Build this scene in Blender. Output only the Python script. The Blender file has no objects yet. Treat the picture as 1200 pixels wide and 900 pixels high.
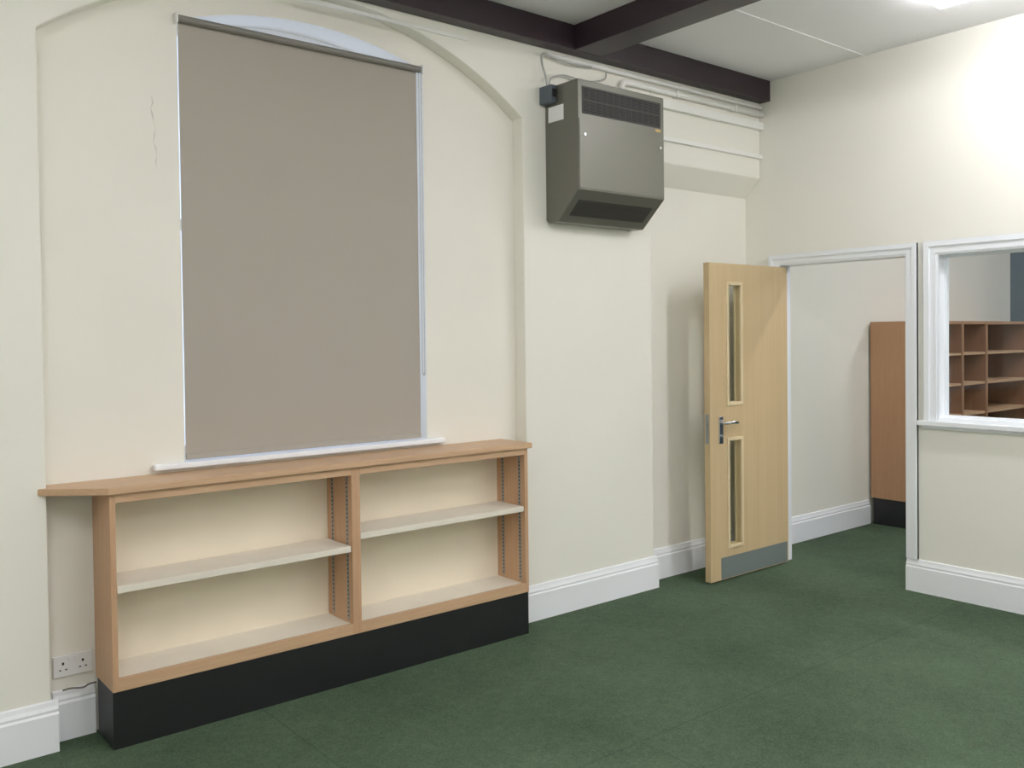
import bpy, bmesh, math, random
from mathutils import Vector, Matrix
random.seed(7)
S = bpy.context.scene
COL = S.collection
PI = math.pi

# ------------------------------------------------------------------ materials
def srgb(r, g, b):
    f = lambda c: (c/255/12.92) if c/255 <= .04045 else ((c/255+.055)/1.055)**2.4
    return (f(r), f(g), f(b), 1)

def mat(name, col, rough=.6, metal=0, bump=0, bscale=60, mottle=0, mscale=2.5, spec=.5):
    m = bpy.data.materials.new(name); m.use_nodes = True
    nt = m.node_tree; b = nt.nodes['Principled BSDF']
    b.inputs['Base Color'].default_value = col
    b.inputs['Roughness'].default_value = rough
    b.inputs['Metallic'].default_value = metal
    b.inputs['Specular IOR Level'].default_value = spec
    tc = nt.nodes.new('ShaderNodeTexCoord')
    if mottle:
        n = nt.nodes.new('ShaderNodeTexNoise'); n.inputs['Scale'].default_value = mscale; n.inputs['Detail'].default_value = 6
        r = nt.nodes.new('ShaderNodeMapRange'); r.inputs[1].default_value = .3; r.inputs[2].default_value = .7
        r.inputs[3].default_value = 1-mottle; r.inputs[4].default_value = 1+mottle*.4
        h = nt.nodes.new('ShaderNodeHueSaturation'); h.inputs['Color'].default_value = col
        nt.links.new(tc.outputs['Object'], n.inputs['Vector']); nt.links.new(n.outputs['Fac'], r.inputs[0])
        nt.links.new(r.outputs[0], h.inputs['Value']); nt.links.new(h.outputs[0], b.inputs['Base Color'])
    if bump:
        n = nt.nodes.new('ShaderNodeTexNoise'); n.inputs['Scale'].default_value = bscale; n.inputs['Detail'].default_value = 4
        bp = nt.nodes.new('ShaderNodeBump'); bp.inputs['Strength'].default_value = bump; bp.inputs['Distance'].default_value = .004
        nt.links.new(tc.outputs['Object'], n.inputs['Vector']); nt.links.new(n.outputs['Fac'], bp.inputs['Height'])
        nt.links.new(bp.outputs[0], b.inputs['Normal'])
    return m

def wood(name, c1, c2, stretch=(14, 14, .7), rough=.45, scale=3.0):
    m = bpy.data.materials.new(name); m.use_nodes = True
    nt = m.node_tree; b = nt.nodes['Principled BSDF']; b.inputs['Roughness'].default_value = rough
    tc = nt.nodes.new('ShaderNodeTexCoord'); mp = nt.nodes.new('ShaderNodeMapping'); mp.inputs['Scale'].default_value = stretch
    n = nt.nodes.new('ShaderNodeTexNoise'); n.inputs['Scale'].default_value = scale; n.inputs['Detail'].default_value = 8
    n.inputs['Roughness'].default_value = .62; n.inputs['Distortion'].default_value = .5
    cr = nt.nodes.new('ShaderNodeValToRGB'); cr.color_ramp.elements[0].position = .32; cr.color_ramp.elements[1].position = .68
    cr.color_ramp.elements[0].color = c1; cr.color_ramp.elements[1].color = c2
    nt.links.new(tc.outputs['Object'], mp.inputs[0]); nt.links.new(mp.outputs[0], n.inputs['Vector'])
    nt.links.new(n.outputs['Fac'], cr.inputs[0]); nt.links.new(cr.outputs[0], b.inputs['Base Color'])
    return m

M = {}
M['wall'] = mat('cream paint', srgb(243, 241, 230), .75, bump=.1, bscale=45, mottle=.02, mscale=1.2)
M['wall_niche'] = mat('cream paint on old plaster', srgb(243, 239, 228), .75, bump=.2, bscale=14, mottle=.03, mscale=1.6)
M['wall_blue'] = mat('blue grey paint', srgb(70, 90, 104), .7, bump=.2)
M['ceiling'] = mat('ceiling paint', srgb(245, 244, 247), .85, bump=.15, bscale=120)
M['skirt'] = mat('white gloss paint', srgb(247, 250, 255), .3)
M['frame'] = mat('white frame gloss', srgb(246, 250, 255), .3)
M['beam'] = mat('dark brown stained timber', srgb(36, 20, 30), .45, mottle=.2, mscale=6)
M['beech'] = wood('beech veneer', srgb(186, 144, 108), srgb(198, 158, 122), (30, 30, 1.2))
M['beech_h'] = wood('beech veneer horizontal', srgb(190, 152, 116), srgb(203, 167, 130), (1.2, 30, 30))
M['beech_dark'] = wood('beech end panel', srgb(168, 124, 88), srgb(180, 136, 100), (30, 30, 1.2))
M['beech_red'] = wood('brown bookcase wood', srgb(124, 88, 64), srgb(136, 98, 74), (30, 30, 1.2))
M['shelf'] = mat('pale shelf laminate', srgb(236, 228, 212), .5, mottle=.04, mscale=8)
M['backpanel'] = mat('pale cream back panel', srgb(243, 231, 208), .6, mottle=.05, mscale=3)
M['oak'] = wood('oak veneer', srgb(197, 170, 127), srgb(205, 180, 139), (16, 16, .55), rough=.4, scale=2.0)
M['oakbead'] = wood('oak glazing bead', srgb(216, 195, 154), srgb(228, 209, 170), (30, 30, 1), rough=.4)
M['black'] = mat('black plinth laminate', srgb(5, 8, 12), .5, mottle=.2, mscale=30)
M['steel'] = mat('brushed steel', srgb(150, 158, 165), .35, metal=.85)
M['chrome'] = mat('chrome', srgb(205, 208, 212), .18, metal=1)
M['kick'] = mat('grey kick plate', srgb(120, 130, 128), .45, metal=.25)
M['heater'] = mat('olive grey metal casing', srgb(106, 105, 96), .40, metal=.4)
M['dark'] = mat('dark slot', srgb(14, 13, 14), .7)
M['darkgrille'] = mat('dark grille', srgb(46, 44, 41), .6)
M['outlet'] = mat('dark outlet mesh', srgb(46, 44, 40), .6)
M['grey'] = mat('blue grey plastic', srgb(78, 88, 98), .5)
M['white'] = mat('white plastic', srgb(240, 240, 240), .35)
M['conduit'] = mat('painted conduit', srgb(247, 246, 242), .45)
M['blind'] = mat('taupe blind fabric', srgb(168, 160, 149), .85, bump=.15, bscale=400, mottle=.02, mscale=1)
M['alu'] = mat('grey aluminium tube', srgb(124, 120, 114), .5, metal=.2)
M['chain'] = mat('bead chain', srgb(172, 166, 154), .4)
M['gold'] = mat('gold badge', srgb(180, 150, 80), .4)
M['crack'] = mat('bare plaster chips', srgb(212, 208, 198), .9)
M['cable'] = mat('grey cable', srgb(110, 105, 95), .6)
M['palecable'] = mat('pale grey cable', srgb(176, 176, 172), .5)

def carpet():
    m = bpy.data.materials.new('green cord carpet'); m.use_nodes = True
    nt = m.node_tree; b = nt.nodes['Principled BSDF']; b.inputs['Roughness'].default_value = .97
    b.inputs['Specular IOR Level'].default_value = .15
    N = nt.nodes.new; L = nt.links.new
    tc = N('ShaderNodeTexCoord')
    def noise(s, d, r=.6):
        n = N('ShaderNodeTexNoise'); n.inputs['Scale'].default_value = s; n.inputs['Detail'].default_value = d; n.inputs['Roughness'].default_value = r
        L(tc.outputs['Object'], n.inputs['Vector']); return n
    n1 = noise(120, 4, .75); n2 = noise(1.1, 5); n3 = noise(22, 5, .7)
    def madd(a, k, c=None):
        x = N('ShaderNodeMath'); x.operation = 'MULTIPLY_ADD'; x.inputs[1].default_value = k; L(a, x.inputs[0])
        if c is None: x.inputs[2].default_value = 0
        else: L(c, x.inputs[2])
        return x.outputs[0]
    s_ = madd(n1.outputs['Fac'], .50, madd(n2.outputs['Fac'], .34, madd(n3.outputs['Fac'], .16)))
    cr = N('ShaderNodeValToRGB')
    cr.color_ramp.elements[0].position = .37; cr.color_ramp.elements[1].position = .63
    cr.color_ramp.elements[0].color = srgb(44, 59, 44); cr.color_ramp.elements[1].color = srgb(82, 101, 78)
    # carpet sheet seams
    br = N('ShaderNodeTexBrick'); br.inputs['Scale'].default_value = 1; br.inputs['Mortar Size'].default_value = .004
    br.inputs['Brick Width'].default_value = 2.0; br.inputs['Row Height'].default_value = 2.0; br.inputs['Mortar Smooth'].default_value = .3
    mp = N('ShaderNodeMapping'); mp.inputs['Location'].default_value = (.55, .35, 0)
    L(tc.outputs['Object'], mp.inputs[0]); L(mp.outputs[0], br.inputs['Vector'])
    mix = N('ShaderNodeMix'); mix.data_type = 'RGBA'
    mm = N('ShaderNodeMath'); mm.operation = 'MULTIPLY'; mm.inputs[1].default_value = .35
    L(br.outputs['Fac'], mm.inputs[0]); L(mm.outputs[0], mix.inputs['Factor'])
    L(s_, cr.inputs[0]); L(cr.outputs[0], mix.inputs['A']); mix.inputs['B'].default_value = srgb(26, 44, 34)
    L(mix.outputs['Result'], b.inputs['Base Color'])
    bp = N('ShaderNodeBump'); bp.inputs['Strength'].default_value = .5; bp.inputs['Distance'].default_value = .004
    L(n1.outputs['Fac'], bp.inputs['Height']); L(bp.outputs[0], b.inputs['Normal'])
    return m
M['carpet'] = carpet()

def glass(name, tint=(1, 1, 1, 1), gl=.08):
    m = bpy.data.materials.new(name); m.use_nodes = True
    nt = m.node_tree; nt.nodes.clear()
    o = nt.nodes.new('ShaderNodeOutputMaterial'); t = nt.nodes.new('ShaderNodeBsdfTransparent'); g = nt.nodes.new('ShaderNodeBsdfGlossy')
    t.inputs[0].default_value = tint; g.inputs['Roughness'].default_value = .03
    mx = nt.nodes.new('ShaderNodeMixShader'); mx.inputs[0].default_value = gl
    nt.links.new(t.outputs[0], mx.inputs[1]); nt.links.new(g.outputs[0], mx.inputs[2]); nt.links.new(mx.outputs[0], o.inputs[0])
    return m
M['glass'] = glass('clear glass', (.98, .99, .99, 1), .03)
M['doorglass'] = glass('vision panel glass', (.97, .98, .94, 1), .06)

def emit(name, col, s):
    m = bpy.data.materials.new(name); m.use_nodes = True
    b = m.node_tree.nodes['Principled BSDF']; b.inputs['Emission Color'].default_value = col; b.inputs['Emission Strength'].default_value = s
    b.inputs['Base Color'].default_value = (.9, .9, .9, 1)
    return m
M['lamp'] = emit('fluorescent diffuser', (.99, .98, 1, 1), 49)
M['lamp_soft'] = emit('fluorescent diffuser turned down', (.985, .98, 1, 1), 40)  # same kind of tube, set weaker to limit glare on the partition wall

# ------------------------------------------------------------------ mesh building
class MB:
    def __init__(s): s.bm = bmesh.new()
    def box(s, x0, x1, y0, y1, z0, z1):
        if x0 > x1: x0, x1 = x1, x0
        if y0 > y1: y0, y1 = y1, y0
        if z0 > z1: z0, z1 = z1, z0
        v = [s.bm.verts.new(p) for p in ((x0,y0,z0),(x1,y0,z0),(x1,y1,z0),(x0,y1,z0),(x0,y0,z1),(x1,y0,z1),(x1,y1,z1),(x0,y1,z1))]
        for f in ((0,3,2,1),(4,5,6,7),(0,1,5,4),(1,2,6,5),(2,3,7,6),(3,0,4,7)): s.bm.faces.new([v[i] for i in f])
        return s
    def prism(s, poly, axis, a, b):
        """extrude a 2D polygon along axis; 2D coordinates are the other two axes in order"""
        def P(q, c):
            l = list(q); l.insert(axis, c); return tuple(l)
        A = [s.bm.verts.new(P(q, a)) for q in poly]; B = [s.bm.verts.new(P(q, b)) for q in poly]
        n = len(poly); s.bm.faces.new(A[::-1]); s.bm.faces.new(B)
        for i in range(n): s.bm.faces.new([A[i], A[(i+1) % n], B[(i+1) % n], B[i]])
        return s
    def tube(s, pts, r, n=12):
        pts = [Vector(p) for p in pts]; rings = []
        for i, p in enumerate(pts):
            d = (pts[min(i+1, len(pts)-1)] - pts[max(i-1, 0)]).normalized()
            u = d.orthogonal().normalized()
            if i and rings:
                u = (prev - d*prev.dot(d)); u = u.normalized() if u.length > 1e-6 else d.orthogonal().normalized()
            prev = u; w = d.cross(u)
            rings.append([s.bm.verts.new(p + r*(math.cos(2*PI*k/n)*u + math.sin(2*PI*k/n)*w)) for k in range(n)])
        for a, b in zip(rings, rings[1:]):
            for k in range(n): s.bm.faces.new([a[k], a[(k+1) % n], b[(k+1) % n], b[k]])
        s.bm.faces.new(rings[0][::-1]); s.bm.faces.new(rings[-1])
        return s
    def ball(s, c, r):
        bmesh.ops.create_icosphere(s.bm, subdivisions=1, radius=r, matrix=Matrix.Translation(c)); return s
    def build(s, name, m, parent=None, bevel=0, smooth=False):
        bm = s.bm
        bmesh.ops.recalc_face_normals(bm, faces=bm.faces)
        org = Vector((0, 0, 0))
        if parent is not None:
            p = parent
            while p is not None: org += p.location; p = p.parent
        else:
            cs = [v.co for v in bm.verts]
            org = Vector(((min(c.x for c in cs)+max(c.x for c in cs))/2, (min(c.y for c in cs)+max(c.y for c in cs))/2, min(c.z for c in cs)))
        bmesh.ops.translate(bm, verts=bm.verts, vec=-org)
        me = bpy.data.meshes.new(name); bm.to_mesh(me); bm.free()
        if smooth:
            for f in me.polygons: f.use_smooth = True
        me.materials.append(m)
        o = bpy.data.objects.new(name, me); COL.objects.link(o)
        if parent is not None: o.parent = parent
        else: o.location = org
        if bevel:
            b = o.modifiers.new('bevel', 'BEVEL'); b.width = bevel; b.segments = 2; b.limit_method = 'ANGLE'; b.angle_limit = math.radians(40)
        return o

def empty(name, loc, label=None, cat=None, group=None, kind=None):
    o = bpy.data.objects.new(name, None); o.location = loc; COL.objects.link(o); o.empty_display_size = .1
    return tag(o, label, cat, group, kind)
def tag(o, label=None, cat=None, group=None, kind=None):
    if label: o['label'] = label
    if cat: o['category'] = cat
    if group: o['group'] = group
    if kind: o['kind'] = kind
    return o
def struct(o, label=None, cat=None):
    return tag(o, label, cat, None, 'structure')

# ------------------------------------------------------------------ dimensions
XR, WT = 5.433, .12           # right wall face and thickness
CZ = 3.368                    # ceiling
XL, YF = -1.6, -6.5           # walls beside and behind the camera
NX0, NX1, NY = .805, 3.244, .09
RX, RY = 4.288, .126          # recess at the right end of the long wall
X2 = 9.9                      # end of the adjoining room

def arch(x0, x1, zs, rise, n=32):
    w = (x1-x0)/2; R = (w*w+rise*rise)/(2*rise); cx = (x0+x1)/2; cz = zs+rise-R
    th = math.asin(w/R)
    return [(cx+R*math.sin(-th+2*th*i/n), cz+R*math.cos(-th+2*th*i/n)) for i in range(n+1)]

# ------------------------------------------------------------------ shell
struct(MB().box(XL-.1, X2+.1, YF-.1, .42, -.08, 0).build('floor', M['carpet']), 'dark green cord carpet', 'floor')
cl = struct(MB().box(XL-.1, X2+.1, YF-.1, .42, CZ, CZ+.08).build('ceiling', M['ceiling']), 'white painted ceiling', 'ceiling')
MB().box(3.78, XR-.001, -.80, -.785, CZ-.004, CZ+.01).build('joint_strip', M['ceiling'], cl)

w = MB()
a1 = arch(NX0, NX1, 2.81, .41)
w.prism([(XL, 0), (NX0, 0)] + a1 + [(NX1, 0), (RX, 0), (RX, CZ), (XL, CZ)], 1, 0, NY)
w.prism([(0, 2.70), (0, CZ), (RY, CZ), (RY, 2.57)], 0, RX, XR)
wb = struct(w.build('wall_back', M['wall'], None, bevel=.006), 'cream painted long wall with a shallow arched niche', 'wall')
w = MB()
WX0, WX1, WZ0 = 1.374, 2.642, 1.05
a2 = arch(WX0, WX1, 2.985, .112, 24)
mid = len(a2)//2
w.prism([(XL, 0), (a2[mid][0], 0), (a2[mid][0], WZ0), (WX0, WZ0)] + a2[:mid+1] + [(a2[mid][0], CZ), (XL, CZ)], 1, NY, .42)
w.prism([(a2[mid][0], 0), (RX, 0), (RX, CZ), (a2[mid][0], CZ)] + a2[mid:] + [(WX1, WZ0), (a2[mid][0], WZ0)], 1, NY, .42)
wn = w.build('niche_back', M['wall_niche'], wb)
MB().box(RX, X2, RY, .42, 0, CZ).build('recessed_face', M['wall'], wb)
# hairline crack and chips of missing paint on the niche
w = MB()
ctr = [(1.262, 2.64), (1.266, 2.61), (1.258, 2.585), (1.263, 2.56), (1.268, 2.53), (1.276, 2.50), (1.270, 2.47), (1.267, 2.44), (1.276, 2.42), (1.280, 2.39), (1.274, 2.36), (1.277, 2.34)]
wd = [.0006, .003, .001, .004, .0006, .0006, .0025, .0006, .0035, .0006, .0025, .0005]
w.prism([(x-d*random.uniform(.6, 1), z) for (x, z), d in zip(ctr, wd)] + [(x+d*random.uniform(.6, 1.2), z) for (x, z), d in list(zip(ctr, wd))[::-1]], 1, NY-.0008, NY)
w.build('paint_crack', M['crack'], wb)

w = MB()
DY0, DY1, DZ = -.14, -1.085, 2.09
VY0, VY1, VZ0, VZ1 = -1.25, -2.95, 1.06, 2.08
w.box(XR, XR+WT, DY0, RY, 0, CZ); w.box(XR, XR+WT, DY1, DY0, DZ, CZ); w.box(XR, XR+WT, VY0, DY1, 0, CZ)
w.box(XR, XR+WT, VY1, VY0, 0, VZ0); w.box(XR, XR+WT, VY1, VY0, VZ1, CZ); w.box(XR, XR+WT, YF, VY1, 0, CZ)
struct(w.build('wall_right', M['wall']), 'cream painted partition wall with the doorway and internal window', 'wall')
struct(MB().box(XL-.1, XL, YF, .42, 0, CZ).build('wall_left', M['wall']))
struct(MB().box(XL-.1, X2+.1, YF-.1, YF, 0, CZ).build('wall_front', M['wall']))
struct(MB().box(X2, X2+.1, YF, RY, 0, CZ).build('wall_far', M['wall_blue']), 'blue grey painted end wall of the room next door', 'wall')

# beams
bz = 3.225
struct(MB().box(XL, XR, -.09, 0, bz, CZ).build('trim_1', M['beam'], bevel=.004), 'dark brown timber beam along the top of the long wall', 'beam')
struct(MB().box(3.56, 3.77, YF, -.091, bz, CZ).build('trim_2', M['beam'], bevel=.004), 'dark brown timber beam crossing the ceiling', 'beam')

# skirting boards
PR = [(0, 0), (-.022, 0), (-.022, .148), (-.016, .156), (-.018, .166), (-.012, .180), (-.008, .196), (0, .2)]
def skirt_x(w, x0, x1, y): w.prism([(y+a, z) for a, z in PR], 0, x0, x1)
def skirt_y(w, y0, y1, x, sgn=1): w.prism([(x+a*sgn, z) for a, z in PR], 1, y0, y1)
w = MB(); skirt_x(w, XL, NX0+.022, 0); skirt_y(w, 0, NY, NX0, -1); skirt_x(w, NX0+.022, .985, NY)
struct(w.build('baseboard_left', M['skirt']), 'white skirting board round the pier left of the bookcases', 'skirting')
w = MB(); skirt_x(w, 3.222, RX+.022, 0); skirt_y(w, 0, RY, RX, -1); skirt_x(w, RX+.022, XR, RY)
struct(w.build('baseboard_back', M['skirt']), 'white skirting board under the wall heater', 'skirting')
w = MB(); skirt_y(w, YF, -1.067, XR); skirt_y(w, -.083, RY-.022, XR)
struct(w.build('baseboard_right', M['skirt']), 'white skirting board below the internal window', 'skirting')
w = MB(); skirt_x(w, XR+WT, 7.095, RY)
struct(w.build('baseboard_far', M['skirt']), 'white skirting board seen through the doorway', 'skirting')

# ------------------------------------------------------------------ doorway: lining and architrave (trim_3)
w = MB()
for (y0, y1) in ((DY0, DY0-.02), (DY1, DY1+.02)): w.box(XR-.002, XR+WT+.002, y0, y1, 0, DZ-.02)
w.box(XR-.002, XR+WT+.002, DY1, DY0, DZ-.02, DZ)
dl = struct(w.build('trim_3', M['frame']), 'white door lining and architrave round the doorway', 'door frame')
def architrave(w, y0, y1, z0, z1, wd, x=XR, bottom=False):
    """moulded frame on the room face; y0 > y1 are the inner edges, z0 the foot, z1 the inner head"""
    for (i, (o0, o1, t)) in enumerate(((0, wd, .012), (.012, wd, .018), (wd*.62, wd, .026))):
        w.box(x-t, x, y0+o0, y0+o1, z0-(o1 if bottom else 0), z1+o1)
        w.box(x-t, x, y1-o1, y1-o0, z0-(o1 if bottom else 0), z1+o1)
        w.box(x-t, x, y1-o0, y0+o0, z1+o0, z1+o1)
w = MB(); architrave(w, -.158, -1.065, .2, 2.07, .075)
w.build('architrave', M['frame'], dl)

# ------------------------------------------------------------------ the open door
dY, dT = -.206, .044          # face towards the camera and thickness
dx0, dx1, dz1 = 4.597, 5.445, 2.057
d = empty('door_1', (dx1, dY+dT, 0), 'open oak veneered door with two narrow glazed slots', 'door', None, 'structure')
hx0, hx1 = 4.782, 4.922
holes = [(.22, .915), (1.15, 1.925)]
w = MB()
w.box(dx0, hx0, dY, dY+dT, .012, dz1); w.box(hx1, dx1, dY, dY+dT, .012, dz1)
zc = .012
for a, b in holes: w.box(hx0, hx1, dY, dY+dT, zc, a); zc = b
w.box(hx0, hx1, dY, dY+dT, zc, dz1)
w.build('leaf', M['oak'], d)
for a, b in holes:
    w = MB()
    for yy in (dY-.008, dY+dT-.006):
        y1 = yy+.014
        w.box(hx0-.014, hx0+.008, yy, y1, a-.014, b+.014); w.box(hx1-.008, hx1+.014, yy, y1, a-.014, b+.014)
        w.box(hx0+.008, hx1-.008, yy, y1, a-.014, a+.008); w.box(hx0+.008, hx1-.008, yy, y1, b-.008, b+.014)
    fr = w.build('glazing_bead', M['oakbead'], d, bevel=.003)
    MB().box(hx0+.001, hx1-.001, dY+.008, dY+.014, a+.001, b-.001).build('pane', M['doorglass'], fr)
MB().box(4.70, 5.43, dY-.0015, dY, .016, .155).build('kick_plate', M['kick'], d)
MB().box(dx0-.002, dx0, dY+.010, dY+.034, .90, 1.09).box(dx0-.008, dx0-.002, dY+.016, dY+.028, 1.01, 1.035).build('lock_plate', M['steel'], d)
hx = 4.705
for sgn, y in ((-1, dY), (1, dY+dT)):
    w = MB()
    w.box(hx-.022, hx+.020, min(y, y+sgn*.007), max(y, y+sgn*.007), .895, 1.07)
    h = w.build('handle_plate', M['chrome'], d, bevel=.003)
    yy = y+sgn*.05
    MB().tube([(hx, y+sgn*.006, 1.03), (hx, y+sgn*.035, 1.03), (hx+.005, yy-sgn*.004, 1.03), (hx+.02, yy, 1.03), (hx+.07, yy, 1.032), (hx+.11, yy, 1.028), (hx+.125, yy-sgn*.01, 1.027)], .0105).build('lever', M['chrome'], h, smooth=True)
    MB().tube([(hx, y+sgn*.006, .945), (hx, y+sgn*.014, .945)], .009).build('lock_cylinder', M['steel'], h)
for z in (.25, 1.05, 1.82):
    MB().tube([(5.398, dY+dT+.006, z-.05), (5.398, dY+dT+.006, z+.05)], .006).box(5.34, 5.398, dY+dT, dY+dT+.002, z-.05, z+.05).build('hinge', M['steel'], d)

# ------------------------------------------------------------------ internal window
win = empty('window_2', (XR, (VY0+VY1)/2, VZ0), 'white framed internal window looking into the next room', 'window', None, 'structure')
w = MB()
w.box(XR-.002, XR+WT+.002, VY0-.02, VY0, VZ0, VZ1); w.box(XR-.002, XR+WT+.002, VY1, VY1+.02, VZ0, VZ1)
w.box(XR-.002, XR+WT+.002, VY1+.02, VY0-.02, VZ1-.02, VZ1); w.box(XR-.002, XR+WT+.002, VY1+.02, VY0-.02, VZ0, VZ0+.02)
w.build('lining', M['frame'], win)
w = MB(); architrave(w, VY0-.02, VY1+.02, VZ0+.001, VZ1-.02, .085)
w.build('architrave', M['frame'], win)
MB().box(XR-.045, XR, VY1-.10, VY0+.10, VZ0-.03, VZ0).box(XR-.02, XR, VY1-.08, VY0+.08, VZ0-.05, VZ0-.03).build('sill', M['frame'], win, bevel=.004)
MB().box(XR+.07, XR+.076, VY1+.02, VY0-.02, VZ0+.02, VZ1-.02).build('pane', M['glass'], win)
w = MB()
for y0, y1, z0, z1 in ((VY0-.035, VY0-.02, VZ0+.02, VZ1-.02), (VY1+.02, VY1+.035, VZ0+.02, VZ1-.02), (VY1+.035, VY0-.035, VZ0+.02, VZ0+.035), (VY1+.035, VY0-.035, VZ1-.035, VZ1-.02)):
    w.box(XR+.055, XR+.07, y0, y1, z0, z1)
w.build('glazing_bead', M['frame'], win)

# ------------------------------------------------------------------ outer window behind the blind
ow = empty('window_1', ((WX0+WX1)/2, .3, WZ0), 'tall arched window behind the roller blind', 'window', None, 'structure')
w = MB()
w.box(WX0, WX0+.05, .27, .32, WZ0, 3.0); w.box(WX1-.05, WX1, .27, .32, WZ0, 3.0); w.box(WX0+.05, WX1-.05, .27, .32, WZ0, WZ0+.07)
w.box(WX0+.05, WX1-.05, .27, .32, 2.1, 2.15); w.box(1.98, 2.02, .275, .315, WZ0+.07, 3.07)
inner = arch(WX0, WX1, 2.955, .112, 24)
w.prism([p for p in a2] + inner[::-1], 1, .27, .32)
w.build('frame', M['frame'], ow)
MB().prism([(WX0+.01, WZ0+.01), (WX1-.01, WZ0+.01)] + [(x, z-.012) for x, z in a2[::-1]], 1, .293, .299).build('pane', M['glass'], ow)
MB().box(1.235, 2.73, NY-.04, NY, WZ0-.004, WZ0+.021).box(WX0, WX1, NY, .27, WZ0, WZ0+.021).build('window_ledge', M['frame'], ow, bevel=.005)

# ------------------------------------------------------------------ roller blind
b = empty('roller_blind', (1.995, NY, 3.0), 'large taupe roller blind pulled down over the arched window', 'blind')
bx0, bx1 = 1.378, 2.600
MB().tube([(bx0-.008, NY-.016, 2.985), (bx1+.014, NY-.016, 2.985)], .0165, 20).build('roller_tube', M['alu'], b, smooth=False)
w = MB(); nseg = 40
prof = []
for i in range(nseg+1):
    z = 2.985 - (2.985-1.095)*i/nseg
    prof.append((NY-.002+.001*math.sin(i*.35), z))
w.prism(prof + [(y+.0012, z) for y, z in prof[::-1]], 0, bx0, bx1)
w.build('fabric', M['blind'], b)
MB().box(bx0, bx1, NY-.008, NY+.004, 1.078, 1.104).build('bottom_bar', M['blind'], b, bevel=.004)
for xx in (WX0-.012, WX1-.026):
    MB().box(xx, xx+.006, NY-.040, NY-.001, 2.960, 3.008).build('bracket', M['white'], b, bevel=.002)
w = MB()
for i in range(150):
    z = 2.97-i*.0103
    w.ball((bx1+.016, NY-.024, z), .0038)
    w.ball((bx1+.016, NY-.003, z), .0038)
for i in range(9):
    t = PI*i/8
    w.ball((bx1+.016, NY-.0135-.0105*math.cos(t), 2.97-150*.0103-.02*math.sin(t)), .0038)
w.build('pull_chain', M['chain'], b)

# ------------------------------------------------------------------ low bookcases under the window
def low_unit(x0, x1, shelf_z, label):
    yF, yB = -.162, NY-.004
    o = empty('bookcase', ((x0+x1)/2, (yF+yB)/2, 0), label, 'bookcase', 'low bookcases under the window')
    T = .022; z0, z1 = .227, 1.002
    MB().box(x0, x0+T, yF, yB, z0, z1).build('side_panel', M['beech'], o, bevel=.001)
    MB().box(x1-T, x1, yF, yB, z0, z1).build('side_panel', M['beech'], o, bevel=.001)
    MB().box(x0+T, x1-T, yB-.008, yB, z0, z1).build('back_panel', M['backpanel'], o)
    MB().box(x0+T, x1-T, yF+.018, yB-.008, z0+.022, z0+.046).build('bottom_board', M['shelf'], o)
    MB().box(x0+T, x1-T, yF, yF+.018, z0, z0+.050).build('bottom_rail', M['beech_h'], o, bevel=.001)
    MB().box(x0+T, x1-T, yF, yF+.018, z1-.035, z1).build('top_rail', M['beech_h'], o, bevel=.001)
    MB().box(x0+T+.003, x1-T-.003, yF+.006, yB-.012, shelf_z, shelf_z+.028).build('shelf', M['shelf'], o, bevel=.002)
    for xs, dx in ((x0+T, .0012), (x1-T, -.0012)):
        for yy in (yF+.045, yB-.06):
            w = MB(); w.box(min(xs, xs+dx), max(xs, xs+dx), yy-.009, yy+.009, z0+.06, z1-.045)
            st = w.build('slotted_strip', M['steel'], o)
            w = MB(); z = z0+.075
            while z < z1-.06:
                w.box(min(xs, xs+dx*1.5), max(xs, xs+dx*1.5), yy-.005, yy+.005, z, z+.006); z += .02
            w.build('slots', M['dark'], st)
    MB().box(x0, x1, yF+.006, yB-.03, 0, z0).build('plinth', M['black'], o)
    return o
low_unit(.991, 2.071, .610, 'left low beech bookcase beside the wall socket, shelf set lower')
low_unit(2.071, 3.114, .662, 'right low beech bookcase beside the pier, shelf set higher')
yw = NY-.001
tag(MB().prism([(.807, yw), (.807, -.001), (.772, -.001), (.985, -.178), (3.135, -.178), (3.135, yw)], 2, 1.002, 1.030).build('worktop', M['beech_h'], bevel=.003),
    'long beech worktop with angled left end over the low bookcases', 'worktop')

# ------------------------------------------------------------------ wall heater
hX0, hX1, hD = 3.41, 4.108, .27
h = empty('wall_heater', ((hX0+hX1)/2, 0, 2.25), 'olive grey metal box heater mounted high on the wall', 'heater')
side = [(0, 2.255), (0, 3.0), (-hD, 3.0), (-hD, 2.40), (-.10, 2.24), (-.02, 2.24)]
MB().prism(side, 0, hX0, hX1).build('casing', M['heater'], h, bevel=.004)
MB().box(hX0+.006, hX1-.006, -hD-.004, -hD, 2.408, 2.785).build('front_panel', M['heater'], h, bevel=.0015)
g = MB().box(hX0+.03, hX1-.03, -hD-.002, -hD, 2.815, 2.965).build('top_grille', M['darkgrille'], h)
w = MB(); n = 13; gw = (hX1-hX0-.075)/n
for r in range(2):
    for i in range(n):
        x = hX0+.0375+i*gw
        w.box(x+.004, x+gw-.004, -hD-.003, -hD-.0015, 2.822+r*.072, 2.822+r*.072+.062)
w.build('slots', M['dark'], g)
w = MB()
for r in range(12):
    z = 2.824+r*.0118
    w.box(hX0+.034, hX1-.034, -hD-.005, -hD-.002, z, z+.003)
w.build('louvres', M['darkgrille'], g)
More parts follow.
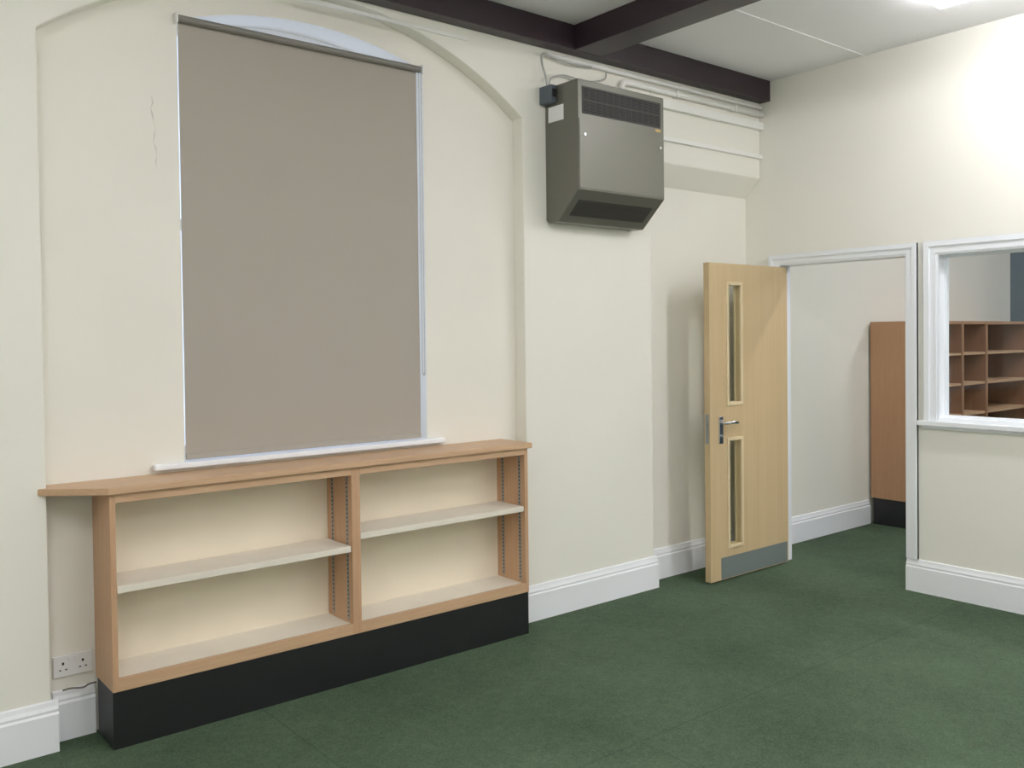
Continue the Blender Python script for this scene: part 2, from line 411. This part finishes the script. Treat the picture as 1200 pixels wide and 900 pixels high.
# outlet grille in the sloping underside
def slope(t, off=0):   # t 0 at the front edge, 1 at the back
    nx = Vector((0, -.16, -.17)).normalized()
    return (-hD+.17*t + nx.y*off, 2.40-.16*t + nx.z*off)
w = MB(); w.prism([slope(.30, -.001), slope(.30, .002), slope(.78, .002), slope(.78, -.001)], 0, hX0+.05, hX1-.05)
g = w.build('outlet_grille', M['outlet'], h)
w = MB()
for i in range(5):
    t = .33+i*.09
    w.prism([slope(t, .001), slope(t, .0045), slope(t+.06, .0045), slope(t+.06, .001)], 0, hX0+.055, hX1-.055)
w.build('louvres', M['outlet'], g)
for x, z in ((hX0+.045, 2.70), (hX1-.04, 2.70)):
    MB().tube([(x, -hD-.003, z), (x, -hD-.010, z)], .009, 14).build('screw', M['chrome'], h)
pts = [(hX1-.055+.026*math.cos(t), 2.80+.009*math.sin(t)) for t in [2*PI*i/20 for i in range(20)]]
MB().prism(pts, 1, -hD-.004, -hD-.001).build('badge', M['gold'], h)
MB().box(hX0-.002, hX0, -.155, -.03, 2.80, 2.885).build('rating_label', M['white'], h)
# isolator switch on the heater's side
i_ = empty('isolator_switch', (hX0-.02, -.06, 2.90), 'small blue grey isolator switch beside the heater', 'switch')
MB().box(hX0-.045, hX0-.001, -.10, -.001, 2.90, 3.0).build('box', M['grey'], i_, bevel=.006)
MB().box(hX0-.035, hX0-.010, -.108, -.10, 2.93, 2.975).build('rocker', M['dark'], i_, bevel=.002)

# conduits and trunking
def curve(pts, n=8):
    out = []; P = [Vector(p) for p in pts]; P = [P[0]]+P+[P[-1]]
    for i in range(1, len(P)-2):
        for k in range(n):
            t = k/n; a, b_, c, d_ = P[i-1], P[i], P[i+1], P[i+2]
            out.append(.5*((2*b_)+(-a+c)*t+(2*a-5*b_+4*c-d_)*t*t+(-a+3*b_-3*c+d_)*t**3))
    out.append(P[-2]); return out
tag(MB().tube(curve([(hX0-.025, -.05, 3.0), (hX0-.04, -.05, 3.06), (hX0-.055, -.04, 3.13), (hX0-.035, -.03, 3.185), (hX0+.06, -.035, 3.17), (hX0+.2, -.035, 3.165), (hX0+.34, -.03, 3.175)]), .006).build('cable', M['palecable'], smooth=True),
    'pale cable looping up from the isolator switch', 'cable')
tag(MB().tube(curve([(hX0-.010, -.05, 3.0), (hX0+.01, -.04, 3.05), (hX0+.12, -.03, 3.09), (hX0+.30, -.03, 3.085), (hX0+.44, -.03, 3.12), (hX0+.48, -.012, 3.17)]), .005).build('cable', M['palecable'], smooth=True),
    'thin pale cable sagging above the heater top', 'cable')
tag(MB().tube([(hX0+.0, -.018, 3.19), (XR-.001, -.018, 3.19)], .014).build('conduit', M['conduit'], smooth=True),
    'round cream conduit directly under the dark beam', 'conduit')
t = empty('conduit', (4.75, 0, 3.1), 'cream conduit run with a bend rising out of the heater', 'conduit')
MB().tube(curve([(hX1-.1, -.03, 3.002), (hX1-.1, -.03, 3.06), (hX1-.1, -.03, 3.11), (hX1-.07, -.024, 3.135), (hX1, -.022, 3.14)], 5)+[Vector((XR-.001, -.022, 3.14))], .018).build('pipe', M['conduit'], t, smooth=True)
for x in (4.5, 5.1):
    MB().box(x, x+.02, -.043, 0, 3.118, 3.162).build('clip', M['conduit'], t)
tag(MB().box(hX1-.01, XR-.001, -.035, 0, 3.035, 3.085).build('trunking', M['conduit'], bevel=.002), 'wide cream cable trunking, third run below the beam', 'trunking')
tag(MB().box(RX-.1, XR+.001, -.022, .002, 2.835, 2.862).build('trunking', M['conduit'], bevel=.002), 'narrow cream trunking strip above the lintel', 'trunking')
tag(MB().box(1.85, 2.865, -.012, .002, 3.16, 3.178).build('trunking', M['conduit'], bevel=.002), 'thin cream trunking strip above the niche arch', 'trunking')

# double socket and cable left of the bookcase
s = empty('wall_socket', (.905, NY, .25), 'white double wall socket left of the low bookcases', 'socket')
MB().box(.832, .978, NY-.010, NY, .252, .338).build('face_plate', M['white'], s, bevel=.003)
for x in (.868, .942):
    w = MB()
    w.box(x-.004, x+.004, NY-.0106, NY-.0100, .300, .311); w.box(x-.015, x-.007, NY-.0106, NY-.0100, .278, .283); w.box(x+.007, x+.015, NY-.0106, NY-.0100, .278, .283)
    w.build('pin_holes', M['dark'], s)
for x in (.894, .916):
    MB().box(x-.006, x+.006, NY-.0135, NY-.010, .313, .329).build('rocker', M['white'], s, bevel=.001)
tag(MB().tube(curve([(.86, NY-.03, .206), (.89, NY-.035, .209), (.93, NY-.05, .207), (.955, NY-.045, .213), (.985, NY-.03, .209)]), .0035).build('cable', M['cable'], smooth=True),
    'short grey cable lying on the skirting below the wall socket', 'cable')

# ------------------------------------------------------------------ bookcases in the next room
def tall_unit(x0, x1, label):
    yF, yB = -.33, RY-.024
    o = empty('bookcase', ((x0+x1)/2, (yF+yB)/2, 0), label, 'bookcase', 'tall bookcases in the next room')
    T = .022; z0, z1 = .22, 1.69
    MB().box(x0, x0+T, yF, yB, z0, z1).build('side_panel', M['beech_dark'], o)
    MB().box(x1-T, x1, yF, yB, z0, z1).build('side_panel', M['beech_red'], o)
    MB().box(x0+T, x1-T, yB-.01, yB, z0, z1).build('back_panel', M['beech_red'], o)
    MB().box(x0+T, x1-T, yF, yB-.01, z1-.025, z1).build('top_board', M['beech_dark'], o)
    MB().box(x0+T, x1-T, yF, yB-.01, z0, z0+.04).build('bottom_board', M['beech_dark'], o)
    for z in (.50, .72, .90, 1.16, 1.42):
        MB().box(x0+T, x1-T, yF+.004, yB-.01, z-.02, z).build('shelf', M['beech_h'], o)
    MB().box(x0+.004, x1-.004, yF+.02, yB-.02, 0, z0).build('plinth', M['black'], o)
tall_unit(7.10, 7.82, 'brown bookcase with plain end panel seen through the doorway')
tall_unit(7.82, 8.28, 'narrow tall bookcase seen through the internal window between two wider ones')
tall_unit(8.28, 9.20, 'wide tall bookcase at the right edge of the internal window')

# ------------------------------------------------------------------ fluorescent fittings
def fitting(x, y0, y1, label, lamp='lamp'):
    o = empty('ceiling_light', (x, (y0+y1)/2, CZ), label, 'light', 'fluorescent ceiling lights')
    MB().box(x-.05, x+.05, y0, y1, CZ-.025, CZ).build('body', M['white'], o, bevel=.003)
    MB().prism([(x-.045, CZ-.025), (x-.055, CZ-.05), (x-.045, CZ-.075), (x+.045, CZ-.075), (x+.055, CZ-.05), (x+.045, CZ-.025)], 1, y0+.01, y1-.01).build('diffuser', M[lamp], o)
fitting(4.74, -3.15, -1.58, 'bright fluorescent ceiling light near the partition wall', 'lamp_soft')
fitting(2.2, -3.6, -2.05, 'fluorescent ceiling light in front of the window niche')
fitting(2.2, -6.0, -4.45, 'fluorescent ceiling light at the rear of the room')
fitting(4.93, -6.0, -4.45, 'fluorescent ceiling light at the rear beside the partition wall')
fitting(-.3, -3.6, -2.05, 'unseen fluorescent light added to brighten the left of the room')  # out of view, added so that light reaches the left side
fitting(6.6, -3.0, -1.45, 'unseen fluorescent light, doubled to brighten the next room, nearest the partition wall')  # unseen pair with the next one; one is an extra, added for brightness
fitting(8.4, -3.0, -1.45, 'unseen fluorescent light, doubled to brighten the next room, in front of the tall bookcases')

# ------------------------------------------------------------------ world
W = bpy.data.worlds.new('World'); S.world = W; W.use_nodes = True
bg = W.node_tree.nodes['Background']; bg.inputs[0].default_value = (.66, .76, 1, 1); bg.inputs[1].default_value = 1.5

# ------------------------------------------------------------------ camera
f = 1058.96; yaw, pit, rol, sy = .684, .02, .012, -32.74
cam = bpy.data.cameras.new('Camera'); co = bpy.data.objects.new('Camera', cam); COL.objects.link(co)
fwd = Vector((math.sin(yaw)*math.cos(pit), math.cos(yaw)*math.cos(pit), -math.sin(pit)))
right = Vector((math.cos(yaw), -math.sin(yaw), 0)); up = right.cross(fwd)
# image u = c*r - s*up ; v = s*r + c*up
cr, sr = math.cos(rol), math.sin(rol)
r2 = right*cr - up*sr; u2 = right*sr + up*cr
mw = Matrix((r2, u2, -fwd)).transposed().to_4x4(); mw.translation = Vector((0, -3.86, 1.592))
co.matrix_world = mw
cam.sensor_width = 36; cam.lens = f*36/1200; cam.shift_y = sy/1200
cam.clip_start = .05
S.camera = co
S.view_settings.view_transform = 'Standard'
S.view_settings.exposure = 0
S.view_settings.gamma = 1.12
